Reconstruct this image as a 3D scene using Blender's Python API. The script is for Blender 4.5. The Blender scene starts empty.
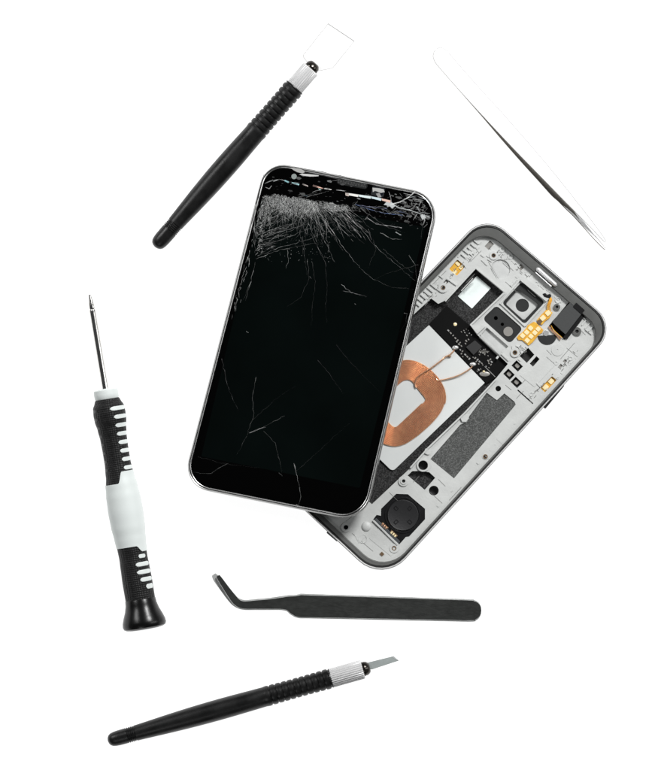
import bpy, bmesh, math, random
from mathutils import Vector, Matrix, geometry
R = math.radians
S = 0.00042                      # metres per plan unit (plan: x right, y towards the near edge of the table)
scn = bpy.context.scene
C = scn.collection
random.seed(7)

# ------------------------------------------------------------------ materials
def mat(name, col, rough=.5, metal=0., bump=0., bscale=900., spec=.5, vary=0., vscale=300., speck=None,
        coat=0., emit=None, estr=0., aniso=None, stretch=(1, 1, 1), attr=False, rvary=0.):
    m = bpy.data.materials.new(name); m.use_nodes = True
    nt = m.node_tree; N = nt.nodes; L = nt.links
    b = N['Principled BSDF']
    b.inputs['Base Color'].default_value = (*col, 1)
    b.inputs['Roughness'].default_value = rough
    b.inputs['Metallic'].default_value = metal
    b.inputs['Specular IOR Level'].default_value = spec
    b.inputs['Coat Weight'].default_value = coat
    b.inputs['Coat Roughness'].default_value = .08
    tc = N.new('ShaderNodeTexCoord'); mp = N.new('ShaderNodeMapping')
    L.new(tc.outputs['Object'], mp.inputs['Vector']); mp.inputs['Scale'].default_value = stretch
    src = None
    if vary:
        n = N.new('ShaderNodeTexNoise'); n.inputs['Scale'].default_value = vscale; n.inputs['Detail'].default_value = 6
        L.new(mp.outputs[0], n.inputs['Vector'])
        r = N.new('ShaderNodeValToRGB')
        r.color_ramp.elements[0].position = .3; r.color_ramp.elements[1].position = .7
        r.color_ramp.elements[0].color = (*[c*(1-vary) for c in col], 1)
        r.color_ramp.elements[1].color = (*[min(1, c*(1+vary)) for c in col], 1)
        L.new(n.outputs['Fac'], r.inputs[0]); src = r.outputs[0]
        L.new(src, b.inputs['Base Color'])
    if rvary:
        n = N.new('ShaderNodeTexNoise'); n.inputs['Scale'].default_value = 130; n.inputs['Detail'].default_value = 8
        L.new(mp.outputs[0], n.inputs['Vector'])
        q = N.new('ShaderNodeMapRange'); q.inputs[3].default_value = max(0, rough-rvary); q.inputs[4].default_value = rough+rvary
        q.inputs[1].default_value = .3; q.inputs[2].default_value = .7
        L.new(n.outputs['Fac'], q.inputs[0]); L.new(q.outputs[0], b.inputs['Roughness'])
    if speck:
        v = N.new('ShaderNodeTexVoronoi'); v.inputs['Scale'].default_value = 2900
        L.new(mp.outputs[0], v.inputs['Vector'])
        sx = N.new('ShaderNodeSeparateColor'); L.new(v.outputs['Color'], sx.inputs[0])
        r = N.new('ShaderNodeValToRGB'); r.color_ramp.elements[0].position = .35; r.color_ramp.elements[1].position = 1.
        r.color_ramp.elements[0].color = (*col, 1); r.color_ramp.elements[1].color = (*speck, 1)
        L.new(sx.outputs[0], r.inputs[0]); L.new(r.outputs[0], b.inputs['Base Color'])
    if attr:
        a = N.new('ShaderNodeAttribute'); a.attribute_name = 'tone'; a.attribute_type = 'GEOMETRY'
        L.new(a.outputs['Color'], b.inputs['Base Color'])
    if bump:
        n = N.new('ShaderNodeTexNoise'); n.inputs['Scale'].default_value = bscale; n.inputs['Detail'].default_value = 5
        L.new(mp.outputs[0], n.inputs['Vector'])
        bp = N.new('ShaderNodeBump'); bp.inputs['Strength'].default_value = bump; bp.inputs['Distance'].default_value = .0002
        L.new(n.outputs['Fac'], bp.inputs['Height']); L.new(bp.outputs[0], b.inputs['Normal'])
    if emit:
        b.inputs['Emission Color'].default_value = (*emit, 1); b.inputs['Emission Strength'].default_value = estr
    return m

M = dict(
    table=mat('white_ground_added_glow', (.34, .34, .34), .7, emit=(1, 1, 1), estr=.95, spec=.2),  # emission added so the white ground washes out contact shadows
    rubber=mat('matte_black_rubber', (.006, .006, .006), .36, bump=.2, bscale=1400, vary=.3, vscale=500, rvary=.08, spec=.34),
    grip=mat('textured_black_grip', (.005, .005, .005), .5, vary=.3, vscale=600, spec=.25),
    cap=mat('satin_black_cap', (.003, .003, .003), .28, bump=.1, bscale=900, spec=.3),
    white=mat('pale_grey_plastic', (.65, .69, .675), .45, bump=.04, bscale=800, spec=.3),
    alu=mat('brushed_aluminium', (.55, .55, .55), .4, .12),
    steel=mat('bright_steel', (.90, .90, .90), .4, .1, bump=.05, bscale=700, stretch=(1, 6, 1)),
    sdark=mat('shaded_steel', (.30, .28, .25), .3, .9, bump=.05, bscale=900),  # darker copy of the steel: the lower arm's shade put into colour
    seam=mat('seam_shade_grey', (.13, .13, .125), .6),
    shaft=mat('polished_shaft', (.62, .61, .59), .2, 1.),
    edgegrey=mat('ground_edge_grey', (.36, .355, .35), .5, .1),
    blade=mat('knife_steel', (.42, .46, .45), .4, .35, vary=.12),
    bladeedge=mat('honed_edge', (.75, .77, .77), .3, .5),
    nub=mat('dark_chuck_metal', (.05, .045, .04), .2, .8),
    btw=mat('black_coated_steel', (.022, .0235, .022), .5, .2, bump=.35, bscale=900, vary=.25, vscale=500, rvary=.07, spec=.35, stretch=(.7, 1.5, 1)),
    btwedge=mat('worn_steel_edge', (.55, .56, .55), .4, .4, bump=.2, bscale=900, vary=.2),
    chrome=mat('phone_chrome', (.34, .34, .335), .3, 1.),
    edge=mat('rim_highlight_pale', (.75, .75, .74), .35, .45),  # pale tone painted in as the highlight along the rim
    dchrome=mat('dark_chrome', (.10, .10, .10), .3, .8),
    darkrim=mat('dark_rim_plastic', (.02, .02, .02), .35),
    shell=mat('phone_shell', (.03, .03, .03), .4, vary=.2),
    glass=mat('black_screen_glass', (.0008, .0008, .0008), .09, spec=.12),
    display=mat('dead_display', (.0013, .0024, .0022), .12, spec=.12, vary=.25, vscale=30),
    crack=mat('crushed_glass', (.5, .5, .5), .5, attr=True),
    sensor=mat('grey_sensor', (.22, .25, .24), .4),
    mesh_=mat('grille_mesh', (.14, .14, .14), .4, .5),
    ledge=mat('grey_ledge_metal', (.125, .127, .122), .42, .35, bump=.12, bscale=900, vary=.1, vscale=180),
    tray=mat('cast_light_grey', (.52, .53, .517), .5, bump=.3, bscale=900, vary=.06, vscale=160),
    tray2=mat('cast_grey_recess', (.50, .51, .50), .55, bump=.15, bscale=900, vary=.06),
    floor=mat('speckled_dark_floor', (.010, .010, .010), .6, speck=(.055, .055, .055), spec=.2),
    pad=mat('speckled_grey_pad', (.055, .057, .055), .7, speck=(.14, .143, .14), spec=.2),
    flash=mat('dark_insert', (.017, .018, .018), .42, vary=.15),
    black=mat('void_black', (.004, .004, .004), .6),
    card=mat('white_card', (.66, .68, .67), .45, .1, bump=.12, bscale=260, vary=.03, vscale=60),
    paper=mat('pale_window_sheet', (.78, .85, .83), .5),
    copper=mat('copper_wire', (1., .55, .34), .32, .85, vary=.15, vscale=400),
    gold=mat('gold_contact', (1., .50, .07), .34, .35, vary=.18, vscale=500),
    goldb=mat('bright_gold_pad', (1., .84, .50), .32, .2),
    brass=mat('brass_ring', (.30, .20, .12), .35, .7),
    pcb=mat('black_board', (.003, .003, .003), .45, spec=.15),
    chip=mat('chip_top', (.035, .035, .035), .4, spec=.3),
    solder=mat('solder', (.80, .80, .78), .28, .7),
    res=mat('component_grey', (.30, .29, .27), .4, .3),
    spk=mat('speaker_black', (.006, .006, .0065), .4, vary=.3, vscale=400, spec=.3),
    spkd=mat('speaker_disc', (.016, .016, .017), .42, bump=.15, bscale=1500),
    ear=mat('earpiece_grey', (.05, .052, .052), .42, bump=.15, bscale=1600),
    rod=mat('bright_rod', (.95, .95, .95), .25, .6),
)
# fine square texture on the screwdriver grip
def grip_bump(m):
    nt = m.node_tree; N = nt.nodes; L = nt.links; b = N['Principled BSDF']
    v = N.new('ShaderNodeTexVoronoi'); v.inputs['Scale'].default_value = 1150; v.inputs['Randomness'].default_value = .15
    tc = N.new('ShaderNodeTexCoord'); L.new(tc.outputs['Object'], v.inputs['Vector'])
    bp = N.new('ShaderNodeBump'); bp.inputs['Strength'].default_value = .8; bp.inputs['Distance'].default_value = .0004
    L.new(v.outputs['Distance'], bp.inputs['Height']); L.new(bp.outputs[0], b.inputs['Normal'])
grip_bump(M['grip'])

# ------------------------------------------------------------------ mesh builder (plan units -> metres)
class MB:
    def __init__(s, org=(0, 0, 0), flip=True):
        s.v = []; s.f = []; s.o = org; s.flip = flip; s.tone = []; s.sm = []; s.cur = (1, 1, 1)
    def P(s, x, y, z):
        ox, oy, oz = s.o
        k = -1 if s.flip else 1
        s.v.append(((x-ox)*S, k*(y-oy)*S, (z-oz)*S)); s.tone.append(s.cur)
        return len(s.v)-1
    def F(s, ids, smooth=False):
        s.f.append(tuple(ids)); s.sm.append(smooth)
    def bridge(s, a, b, closed=True, smooth=False):
        n = len(a)
        for i in range(n if closed else n-1):
            j = (i+1) % n
            s.F((a[i], a[j], b[j], b[i]), smooth)
    def cap(s, loops):
        flat = [p for l in loops for p in l]
        for t in geometry.tessellate_polygon([[Vector((s.v[i][0]/S, s.v[i][1]/S, 0)) for i in l] for l in loops]):
            s.F([flat[k] for k in t])
    def plate(s, outer, z0, z1, holes=(), bottom=True):
        tops = []; bots = []
        for l in [outer]+list(holes):
            a = [s.P(x, y, z1) for x, y in l]; b = [s.P(x, y, z0) for x, y in l]
            tops.append(a); bots.append(b); s.bridge(a, b)
        s.cap(tops)
        if bottom: s.cap(bots)
        return s
    def ring(s, loops3, smooth=True, cap0=False, cap1=False):
        """loops3: list of loops of (x,y,z)"""
        ids = [[s.P(*p) for p in l] for l in loops3]
        for a, b in zip(ids, ids[1:]): s.bridge(a, b, True, smooth)
        if cap0: s.cap([ids[0]])
        if cap1: s.cap([ids[-1]])
        return s
    def tube(s, pts, r, n=8, closed=False):
        pts = [Vector(p) for p in pts]; m = len(pts); rings = []
        for i, p in enumerate(pts):
            a = pts[i-1] if (i or closed) else p; b = pts[(i+1) % m] if (i < m-1 or closed) else p
            t = (b-a).normalized(); u = t.cross(Vector((0, 0, 1)))
            u = u.normalized() if u.length > 1e-4 else Vector((1, 0, 0)); w = u.cross(t)
            rr = r[i] if isinstance(r, (list, tuple)) else r
            rings.append([s.P(*(p+u*math.cos(k*2*math.pi/n)*rr+w*math.sin(k*2*math.pi/n)*rr)) for k in range(n)])
        for i in range(m if closed else m-1): s.bridge(rings[i], rings[(i+1) % m], True, True)
        if not closed:
            s.F(rings[0]); s.F(rings[-1])
        return s
    def build(s, name, material, parent=None, bevel=0, tone=False):
        me = bpy.data.meshes.new(name); me.from_pydata(s.v, [], s.f); me.update()
        for p, q in zip(me.polygons, s.sm): p.use_smooth = q
        bm = bmesh.new(); bm.from_mesh(me); bmesh.ops.recalc_face_normals(bm, faces=bm.faces); bm.to_mesh(me); bm.free()
        if tone:
            ca = me.color_attributes.new('tone', 'FLOAT_COLOR', 'POINT')
            for i, t in enumerate(s.tone): ca.data[i].color = (*t, 1)
        me.set_sharp_from_angle(angle=R(38)); me.materials.append(material)
        o = bpy.data.objects.new(name, me); C.objects.link(o)
        if parent: o.parent = parent
        if bevel:
            b = o.modifiers.new('bevel', 'BEVEL'); b.width = bevel*S; b.segments = 2; b.limit_method = 'ANGLE'; b.angle_limit = R(40)
        return o
def thing(name, label, cat, x, y, z=0, rot=None):
    o = bpy.data.objects.new(name, None); C.objects.link(o); o.empty_display_size = .01
    o.location = ((x-327.5)*S, (385-y)*S, z*S); o['label'] = label; o['category'] = cat
    if rot: o.rotation_euler = rot
    return o
def rquad(c, r, ins=(0, 0, 0, 0), n=9):
    """rounded polygon: corners c, corner radii r, ins[i] = inset of the side c[i]->c[i+1]"""
    m = len(c); area = sum(c[i][0]*c[(i+1) % m][1]-c[(i+1) % m][0]*c[i][1] for i in range(m)); sg = 1 if area > 0 else -1
    lines = []
    for i in range(m):
        a = Vector(c[i]); b = Vector(c[(i+1) % m]); d = (b-a).normalized(); nn = Vector((-d.y, d.x))*sg
        lines.append((a+nn*ins[i], d))
    cs = []
    for i in range(m):
        p, d = lines[i-1]; q, e = lines[i]
        k = d.x*e.y-d.y*e.x; t = ((q-p).x*e.y-(q-p).y*e.x)/k
        cs.append(p+d*t)
    out = []
    for i in range(m):
        p = cs[i]; a = (cs[i-1]-p).normalized(); b = (cs[(i+1) % m]-p).normalized()
        ang = a.angle(b); rr = max(.05, r[i] if isinstance(r, (list, tuple)) else r)
        h = rr/math.tan(ang/2); cen = p+(a+b).normalized()*rr/math.sin(ang/2)
        s0 = p+a*h-cen; s1 = p+b*h-cen
        a0 = math.atan2(s0.y, s0.x); a1 = math.atan2(s1.y, s1.x); da = (a1-a0+math.pi) % (2*math.pi)-math.pi
        for k in range(n):
            t = a0+da*k/(n-1); out.append((cen.x+rr*math.cos(t), cen.y+rr*math.sin(t)))
    return out
def inset(c, r, d, n=9):
    dd = d if isinstance(d, (list, tuple)) else [d]*len(c); mean = min(dd)
    rr = [max(.5, q-mean*.8) for q in (r if isinstance(r, (list, tuple)) else [r]*len(c))]
    return rquad(c, rr, dd, n)
def circ(x, y, r, n=28, a0=0, a1=2*math.pi):
    return [(x+r*math.cos(a0+(a1-a0)*k/n), y+r*math.sin(a0+(a1-a0)*k/n)) for k in range(n)]
def grow(p, f):
    cx = sum(a for a, _ in p)/len(p); cy = sum(b for _, b in p)/len(p)
    return [(cx+(a-cx)*f, cy+(b-cy)*f) for a, b in p]
def conv(pts, ox, oy, s): return [(ox+x/s, oy+y/s) for x, y in pts]
def rect(cx, cy, l, w, deg):
    """l along deg (plan degrees, y down)"""
    c, s_ = math.cos(R(deg)), math.sin(R(deg))
    return [(cx+a*l/2*c-b*w/2*s_, cy+a*l/2*s_+b*w/2*c) for a, b in ((-1, -1), (1, -1), (1, 1), (-1, 1))]
def spline(pts, per=8):
    P = [Vector(p) for p in pts]; out = []
    for i in range(len(P)-1):
        a = P[max(0, i-1)]; b = P[i]; c = P[i+1]; d = P[min(len(P)-1, i+2)]
        for k in range(per):
            t = k/per
            out.append(.5*((2*b)+(c-a)*t+(2*a-5*b+4*c-d)*t*t+(3*b-a-3*c+d)*t**3))
    out.append(P[-1]); return out

# ------------------------------------------------------------------ the setting
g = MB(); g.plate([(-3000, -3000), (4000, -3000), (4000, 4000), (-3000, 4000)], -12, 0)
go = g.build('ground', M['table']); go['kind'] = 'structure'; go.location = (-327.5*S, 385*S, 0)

# ------------------------------------------------------------------ front phone with the broken screen
FQ = [(267, 162), (442, 197.5), (366, 523), (184, 486.5)]          # TL TR BR BL
FR = [24, 27, 28, 25]
def edge_bow(l): return l
rim_h = 17.3
a = Vector((250, 459)); b = Vector((485.2, 213.7)); dr = (b-a).normalized(); nr = Vector((dr.y, -dr.x))
if nr.dot(Vector((267, 162))-a) < 0: nr = -nr
far = max((Vector(p)-a).dot(nr) for p in rquad(FQ, FR))
tilt = math.atan(rim_h/far)
# pivot: the point of the outline that touches the table
tp = max(rquad(FQ, FR), key=lambda p: (Vector(p)-a).dot(nr)); ORG = (tp[0], tp[1], 0)
front = thing('cracked_phone', 'black smartphone with a shattered screen lying half across the opened grey phone housing', 'phone', tp[0], tp[1], 0)
axis3 = Vector((dr.x, -dr.y, 0)); down3 = Vector((nr.x, -nr.y, 0))   # world
q = Matrix.Rotation(tilt, 4, axis3)
if (q @ (-down3)).z < 0: q = Matrix.Rotation(-tilt, 4, axis3)
front.rotation_euler = q.to_euler(); front.location.z = .25*S
def floop(d, z): return [(x, y, z) for x, y in inset(FQ, FR, d)]
def fmb(): return MB(ORG)
m = fmb(); m.ring([floop(7, 0.6), floop(4, 0), floop(1.4, 3), floop(.5, 6)], cap0=True); m.build('back_shell', M['shell'], front)
bz = fmb()
bz.ring([floop(.5, 5), floop(0, 7), floop(0, 12), floop(.35, 14.3), floop(1.1, 15.4), floop(1.5, 15.2), floop(1.7, 14.6)])
bz.ring([floop(2.1, 14.6), floop(2.3, 15.5), floop(2.9, 15.8), floop(3.3, 15.6), floop(3.4, 15)])
bz.build('bezel', M['chrome'], front)
m = fmb(); m.ring([floop(1.5, 12), floop(1.65, 14.7), floop(2.2, 14.7), floop(2.3, 12)]); m.build('seam', M['darkrim'], front)
m = fmb(); m.plate(inset(FQ, FR, 3.3), 12, 15.35); gl = m.build('screen_glass', M['glass'], front, bevel=.2)
DQ = [(263.5, 198.5), (426, 229.5), (361.5, 489), (203.5, 457.5)]
m = fmb(); m.plate(rquad(DQ, [1.5]*4), 15.2, 15.5); m.build('display', M['display'], front)
# earpiece grille, sensor and camera
gr = fmb()
gc = [(340, 183.2), (366.5, 188.2)]
for k in range(20):
    for w in (-1.2, .0, 1.2):
        t = k/19; gr.plate(circ(gc[0][0]+26.5*t-w*.19, gc[0][1]+5.0*t+w, .42, 6), 15.2, 15.62)
gr.build('earpiece_grille', M['mesh_'], front)
sl = fmb(); sl.plate(rquad(rect(353.3, 185.7, 31, 6.2, 10.8), 3), 15.2, 15.45); sl.build('earpiece_slot', mat('slot_black', (.006, .007, .007), .5, spec=.2), front)
m = fmb(); m.plate(circ(295.3, 178.3, 2.7), 15.2, 15.6); m.build('sensor', M['sensor'], front)
m = fmb(); m.plate(rquad(rect(379, 194, 13, 9, 12), 1.5), 15.2, 15.48); cm = m.build('front_camera', mat('camera_dark', (.02, .022, .024), .15), front)
m = fmb(); m.plate(circ(382, 195, 2.4), 15.3, 15.7); m.build('lens', mat('lens_black', (.005, .006, .01), .05), cm)
# cracks: thin ribbons of crushed glass in the pane
ck = fmb()
def ribbon(pts, w, tone, zz=15.72, jitter=.5, taper=True):
    P = [Vector((x, y, 0)) for x, y in pts]
    Q = []
    for i in range(len(P)-1):
        L = (P[i+1]-P[i]).length; n = max(1, int(L/3.0)); d = (P[i+1]-P[i]).normalized(); nn = Vector((-d.y, d.x, 0))
        for k in range(n):
            Q.append(P[i].lerp(P[i+1], k/n)+nn*random.uniform(-jitter, jitter)*(k > 0))
    Q.append(P[-1]); m_ = len(Q); prev = None
    for i, p in enumerate(Q):
        d = (Q[min(i+1, m_-1)]-Q[max(i-1, 0)])
        if d.length < 1e-6: continue
        d.normalize(); nn = Vector((-d.y, d.x, 0)); t = i/max(1, m_-1)
        ww = w*(1.15-t if taper else 1)*random.uniform(.45, 1.3)/2
        k = random.choice((.12, .4, .7, .9, 1.2))
        ck.cur = tuple(min(.9, c*k) for c in tone)
        a_ = p+nn*ww; b_ = p-nn*ww; z1 = zz+random.uniform(-.04, .12)
        ids = (ck.P(a_.x, a_.y, z1), ck.P(b_.x, b_.y, z1))
        if prev: ck.F((prev[0], prev[1], ids[1], ids[0]))
        prev = ids
def g_(v): return (v, v*1.02, v)
def c2(p): return conv(p, 240, 155, 3.119)
def c3(p): return conv(p, 180, 340, 2.977)
for pts, w, v in [
    ([(330, 170), (360, 215), (420, 285), (480, 340), (550, 400)], .45, .30), ([(255, 190), (290, 240), (330, 300), (378, 358)], .55, .5),
    ([(240, 210), (262, 260), (300, 340)], .5, .35), ([(225, 250), (245, 290), (270, 340), (275, 400), (272, 480), (275, 530)], .35, .07),
    ([(215, 330), (220, 390), (195, 450), (150, 480)], .4, .09), ([(320, 410), (350, 435), (400, 450)], .45, .3),
    ([(325, 430), (365, 440), (400, 448)], .5, .14), ([(378, 360), (420, 395), (480, 420), (545, 425)], .4, .14),
    ([(560, 350), (480, 370), (420, 395)], .3, .05), ([(395, 205), (440, 225), (500, 232)], .4, .3), ([(440, 250), (480, 270), (510, 270)], .6, .4),
    ([(355, 160), (400, 190), (460, 230), (520, 250)], .4, .2), ([(60, 320), (140, 290), (200, 275), (280, 245), (350, 205)], .4, .3),
    ([(60, 290), (130, 270), (210, 240), (300, 215)], .4, .3), ([(70, 260), (150, 240), (230, 215)], .4, .3),
    ([(55, 330), (130, 300), (190, 290), (250, 280)], .4, .28), ([(50, 180), (48, 260), (55, 320)], .5, .4), ([(62, 190), (56, 250), (50, 310)], .5, .35),
    ([(48, 365), (36, 410), (22, 460)], .4, .28), ([(40, 400), (26, 430), (16, 455)], .4, .25), ([(52, 340), (44, 375), (38, 392)], .4, .2),
    ([(152, 300), (156, 330), (148, 362)], .45, .3), ([(565, 205), (572, 235), (568, 270)], .4, .2), ([(530, 320), (550, 350), (556, 400)], .4, .2),
    ([(300, 200), (318, 240), (330, 270)], .45, .35), ([(345, 185), (380, 230), (410, 268)], .4, .16), ([(245, 290), (262, 325), (290, 330)], .4, .3),
    ([(240, 175), (300, 270), (325, 305)], .45, .3), ([(210, 215), (170, 240), (110, 262), (60, 275)], .35, .3), ([(180, 210), (130, 250), (60, 300)], .35, .3),
    ([(200, 260), (205, 300), (212, 380)], .35, .1), ([(230, 340), (240, 400), (230, 480), (228, 540)], .3, .06),
    ([(450, 300), (500, 345), (545, 375)], .35, .15), ([(420, 270), (428, 300), (402, 360)], .3, .06), ([(525, 500), (522, 530), (500, 560)], .3, .08),
    ([(515, 500), (528, 502)], .5, .3), ([(362, 470), (366, 473)], .8, .35), ([(222, 385), (228, 392)], .8, .4), ([(25, 555), (33, 560)], .6, .4)]:
    ribbon(c2(pts), w*.62, g_(v*.85), jitter=.7)
for pts, w, v in [
    ([(130, 60), (145, 130), (165, 185), (180, 215)], .45, .22), ([(232, 115), (222, 170), (225, 230), (205, 290)], .6, .26),
    ([(213, 280), (240, 270), (262, 263)], 2.0, .26), ([(213, 280), (260, 260), (318, 230)], .6, .3), ([(205, 290), (175, 345)], .4, .16), ([(150, 370), (130, 380), (100, 400), (40, 397)], .5, .16),
    ([(255, 275), (290, 310), (305, 370), (310, 405)], .4, .2), ([(345, 370), (352, 400), (362, 440)], .9, .45), ([(362, 440), (366, 470), (358, 495)], .6, .4),
    ([(350, 395), (400, 350), (515, 245)], .3, .035), ([(415, 65), (450, 105), (490, 165)], .35, .08), ([(300, 398), (312, 408)], .7, .3),
    ([(225, 240), (290, 180), (350, 140)], .3, .02), ([(470, 20), (520, 80), (600, 160)], .3, .02), ([(60, 350), (130, 370), (250, 385)], .3, .03), ([(352, 492), (366, 498)], .8, .5)]:
    ribbon(c3(pts), w*.65, g_(v*.48), jitter=.6)
rz = random.Random(3)
def inF(x, y, d=4):
    P = inset(FQ, FR, d); n = len(P); c = False
    for i in range(n):
        x1, y1 = P[i]; x2, y2 = P[i-1]
        if (y1 > y) != (y2 > y) and x < (x2-x1)*(y-y1)/(y2-y1)+x1: c = not c
    return c
def topedge(xz): return 129+max(0, xz-120)*.16+2.2*math.sin(xz*.21)+2.0*math.sin(xz*.083+1)+2.5*math.sin(xz*.57)*math.sin(xz*.031)        # upper edge of the display, in traced units
def speckle(x, y, r_, v):
    ck.cur = g_(v); a0 = rz.uniform(0, 6.3); ids = [ck.P(x+r_*rz.uniform(.4, 1.3)*math.cos(a0+q_), y+r_*rz.uniform(.4, 1.3)*math.sin(a0+q_), 15.75+rz.random()*.1) for q_ in (0, 2.0, 4.1)]
    ck.F(ids)
for k in range(650):                                   # crushed powder along the top edge of the display
    u = rz.random()**1.15; xz = 62+u*280
    thick = 30 if xz < 240 else 17
    y0 = topedge(xz)+abs(rz.gauss(0, 1))*thick*(.5+.7*abs(math.sin(xz*.045)))
    v = rz.uniform(.08, .42)*(1-.3*u)
    x_, y_ = c2([(xz, y0)])[0]
    if inF(x_, y_, 6): speckle(x_, y_, rz.uniform(.12, .42), v)
for cx_, cy_, sx_, sy_, n_ in [(100, 150, 16, 12, 260), (135, 160, 14, 14, 200), (165, 165, 22, 16, 340), (205, 168, 18, 14, 330), (232, 172, 12, 10, 160), (150, 140, 30, 5, 240), (215, 150, 25, 5, 160), (285, 165, 16, 7, 160), (85, 185, 9, 24, 150), (318, 172, 14, 5, 90), (70, 240, 6, 40, 110)]:
    for k in range(n_):                                 # denser clouds of crushed glass
        xz = rz.gauss(cx_, sx_); yz = rz.gauss(cy_, sy_)
        if yz < topedge(xz)-1: yz = 2*topedge(xz)-yz
        x_, y_ = c2([(xz, yz)])[0]
        if not inF(x_, y_, 6): continue
        ang = R(122-(xz-62)*.33)+rz.choice((0, 0, 0, 1.2, -1.0))+rz.gauss(0, .3); L = rz.uniform(2.5, 13)
        q2 = (xz+math.cos(ang)*L, yz+math.sin(ang)*L)
        if inF(*c2([q2])[0], 6) and q2[1] > topedge(q2[0])-3: ribbon(c2([(xz, yz), q2]), rz.uniform(.14, .44), g_(rz.uniform(.08, .75)**1.25), jitter=.1)
for k in range(24):                                     # main cracks of the web, joined by cross cracks
    a_ = R(150-k*5.4)+rz.gauss(0, .03); r_ = 12; pr = []
    while r_ < rz.uniform(90, 190):
        pr.append((185+k*3.2+math.cos(a_)*r_*1.05, 138+k*1.1+math.sin(a_)*r_)); r_ += rz.uniform(12, 24); a_ += rz.gauss(0, .05)
    pr = [p_ for p_ in pr if inF(*c2([p_])[0], 8)]
    if len(pr) > 1: ribbon(c2(pr), rz.uniform(.2, .36), g_(rz.uniform(.14, .42)), jitter=.35)
    if k and len(pr) > 2 and len(prev_) > 2:
        for q_ in range(1, min(len(pr), len(prev_))-1):
            if rz.random() < .6: ribbon(c2([prev_[q_], pr[q_]]), rz.uniform(.14, .28), g_(rz.uniform(.1, .3)), jitter=.3)
    prev_ = pr
for k in range(520):                                    # short straight splinters
    u = rz.random()**1.2; xz = 62+u*275; y0 = topedge(xz)+abs(rz.gauss(0, 1))*(34 if xz < 240 else 14)
    ang = R(112-(xz-62)*.30)+rz.gauss(0, .38); L = rz.expovariate(1/11)+3
    p = [(xz, y0), (xz+math.cos(ang)*L, y0+math.sin(ang)*L)]
    if all(inF(*w, 6) for w in c2(p)): ribbon(c2(p), rz.uniform(.14, .42), g_(rz.uniform(.06, .42)*(1-.2*u)), jitter=.12)
for k in range(150):                                     # broken hairlines fanning out, drawn as separate glints
    xz = rz.uniform(66, 345); y0 = topedge(xz)+rz.uniform(8, 45)
    ang = R(114-(xz-62)*.27)+rz.gauss(0, .12); x_, y_ = xz, y0; v0 = rz.uniform(.08, .36)
    for j_ in range(rz.randint(2, 7)):
        L = rz.uniform(6, 24); x2_, y2_ = x_+math.cos(ang)*L, y_+math.sin(ang)*L
        if rz.random() < .72 and all(inF(*w, 7) for w in c2([(x_, y_), (x2_, y2_)])): ribbon(c2([(x_, y_), (x2_, y2_)]), rz.uniform(.12, .34), g_(v0*rz.uniform(.35, 1.1)), jitter=.3)
        x_, y_ = x2_, y2_; ang += rz.gauss(0, .12)
for k in range(260):                                     # scattered glints in the upper left of the display
    xz = 58+rz.random()*230; yz = 190+rz.random()**1.4*150; x_, y_ = c2([(xz, yz)])[0]
    if inF(x_, y_, 6): speckle(x_, y_, rz.uniform(.1, .4), rz.uniform(.08, .4))
for k in range(40):                                      # cross arcs
    y0 = rz.uniform(180, 320); xa = rz.uniform(58, 90); L = rz.uniform(50, 200)*(1-(y0-180)/220)
    p = [(xa+L*j/3, y0-L*j/3*.32-3*math.sin(j)) for j in range(4)]
    for a_, b_ in zip(p, p[1:]):
        if rz.random() < .8: ribbon(c2([a_, b_]), rz.uniform(.14, .3), g_(rz.uniform(.06, .34)), jitter=.3)
for k in range(70):                                      # left border dust, right corner
    t = rz.random()**1.6; x = 262-t*28+rz.gauss(0, 1.6); y = 208+t*115+rz.gauss(0, 4)
    if inF(x, y, 5): ribbon([(x, y), (x+rz.uniform(-3, 1), y+rz.uniform(2, 7))], rz.uniform(.2, .5), g_(rz.uniform(.1, .4)), jitter=.1)
def c4(p): return conv(p, 330, 165, 5.696)
for k in range(95):
    xz = rz.gauss(495, 55); yz = rz.gauss(240, 38); ang = rz.choice([.35, .5, 2.3, 1.4, -.5])+rz.gauss(0, .25); L = rz.uniform(12, 46)
    p = c4([(xz, yz), (xz+math.cos(ang)*L, yz+math.sin(ang)*L)])
    if all(inF(*w, 5) for w in p): ribbon(p, rz.uniform(.2, .6), g_(rz.uniform(.06, .4)), jitter=.2)
for k in range(60):                                      # cracks below the streak
    xz = rz.uniform(130, 520); yz = 245+(xz-130)*.14+rz.gauss(0, 9); ang = rz.gauss(.3, .5); L = rz.uniform(8, 40)
    ribbon(c4([(xz, yz), (xz+math.cos(ang)*L, yz+math.sin(ang)*L)]), rz.uniform(.2, .45), g_(rz.uniform(.06, .3)), jitter=.2)
for k in range(90):
    x = rz.uniform(262, 425); y = 168+(x-267)*.2+rz.uniform(6, 34)
    if inF(x, y, 5): ribbon([(x, y), (x+rz.uniform(-3, 3), y+rz.uniform(-1, 1))], rz.uniform(.15, .4), g_(rz.uniform(.03, .2)), jitter=.1)
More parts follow.
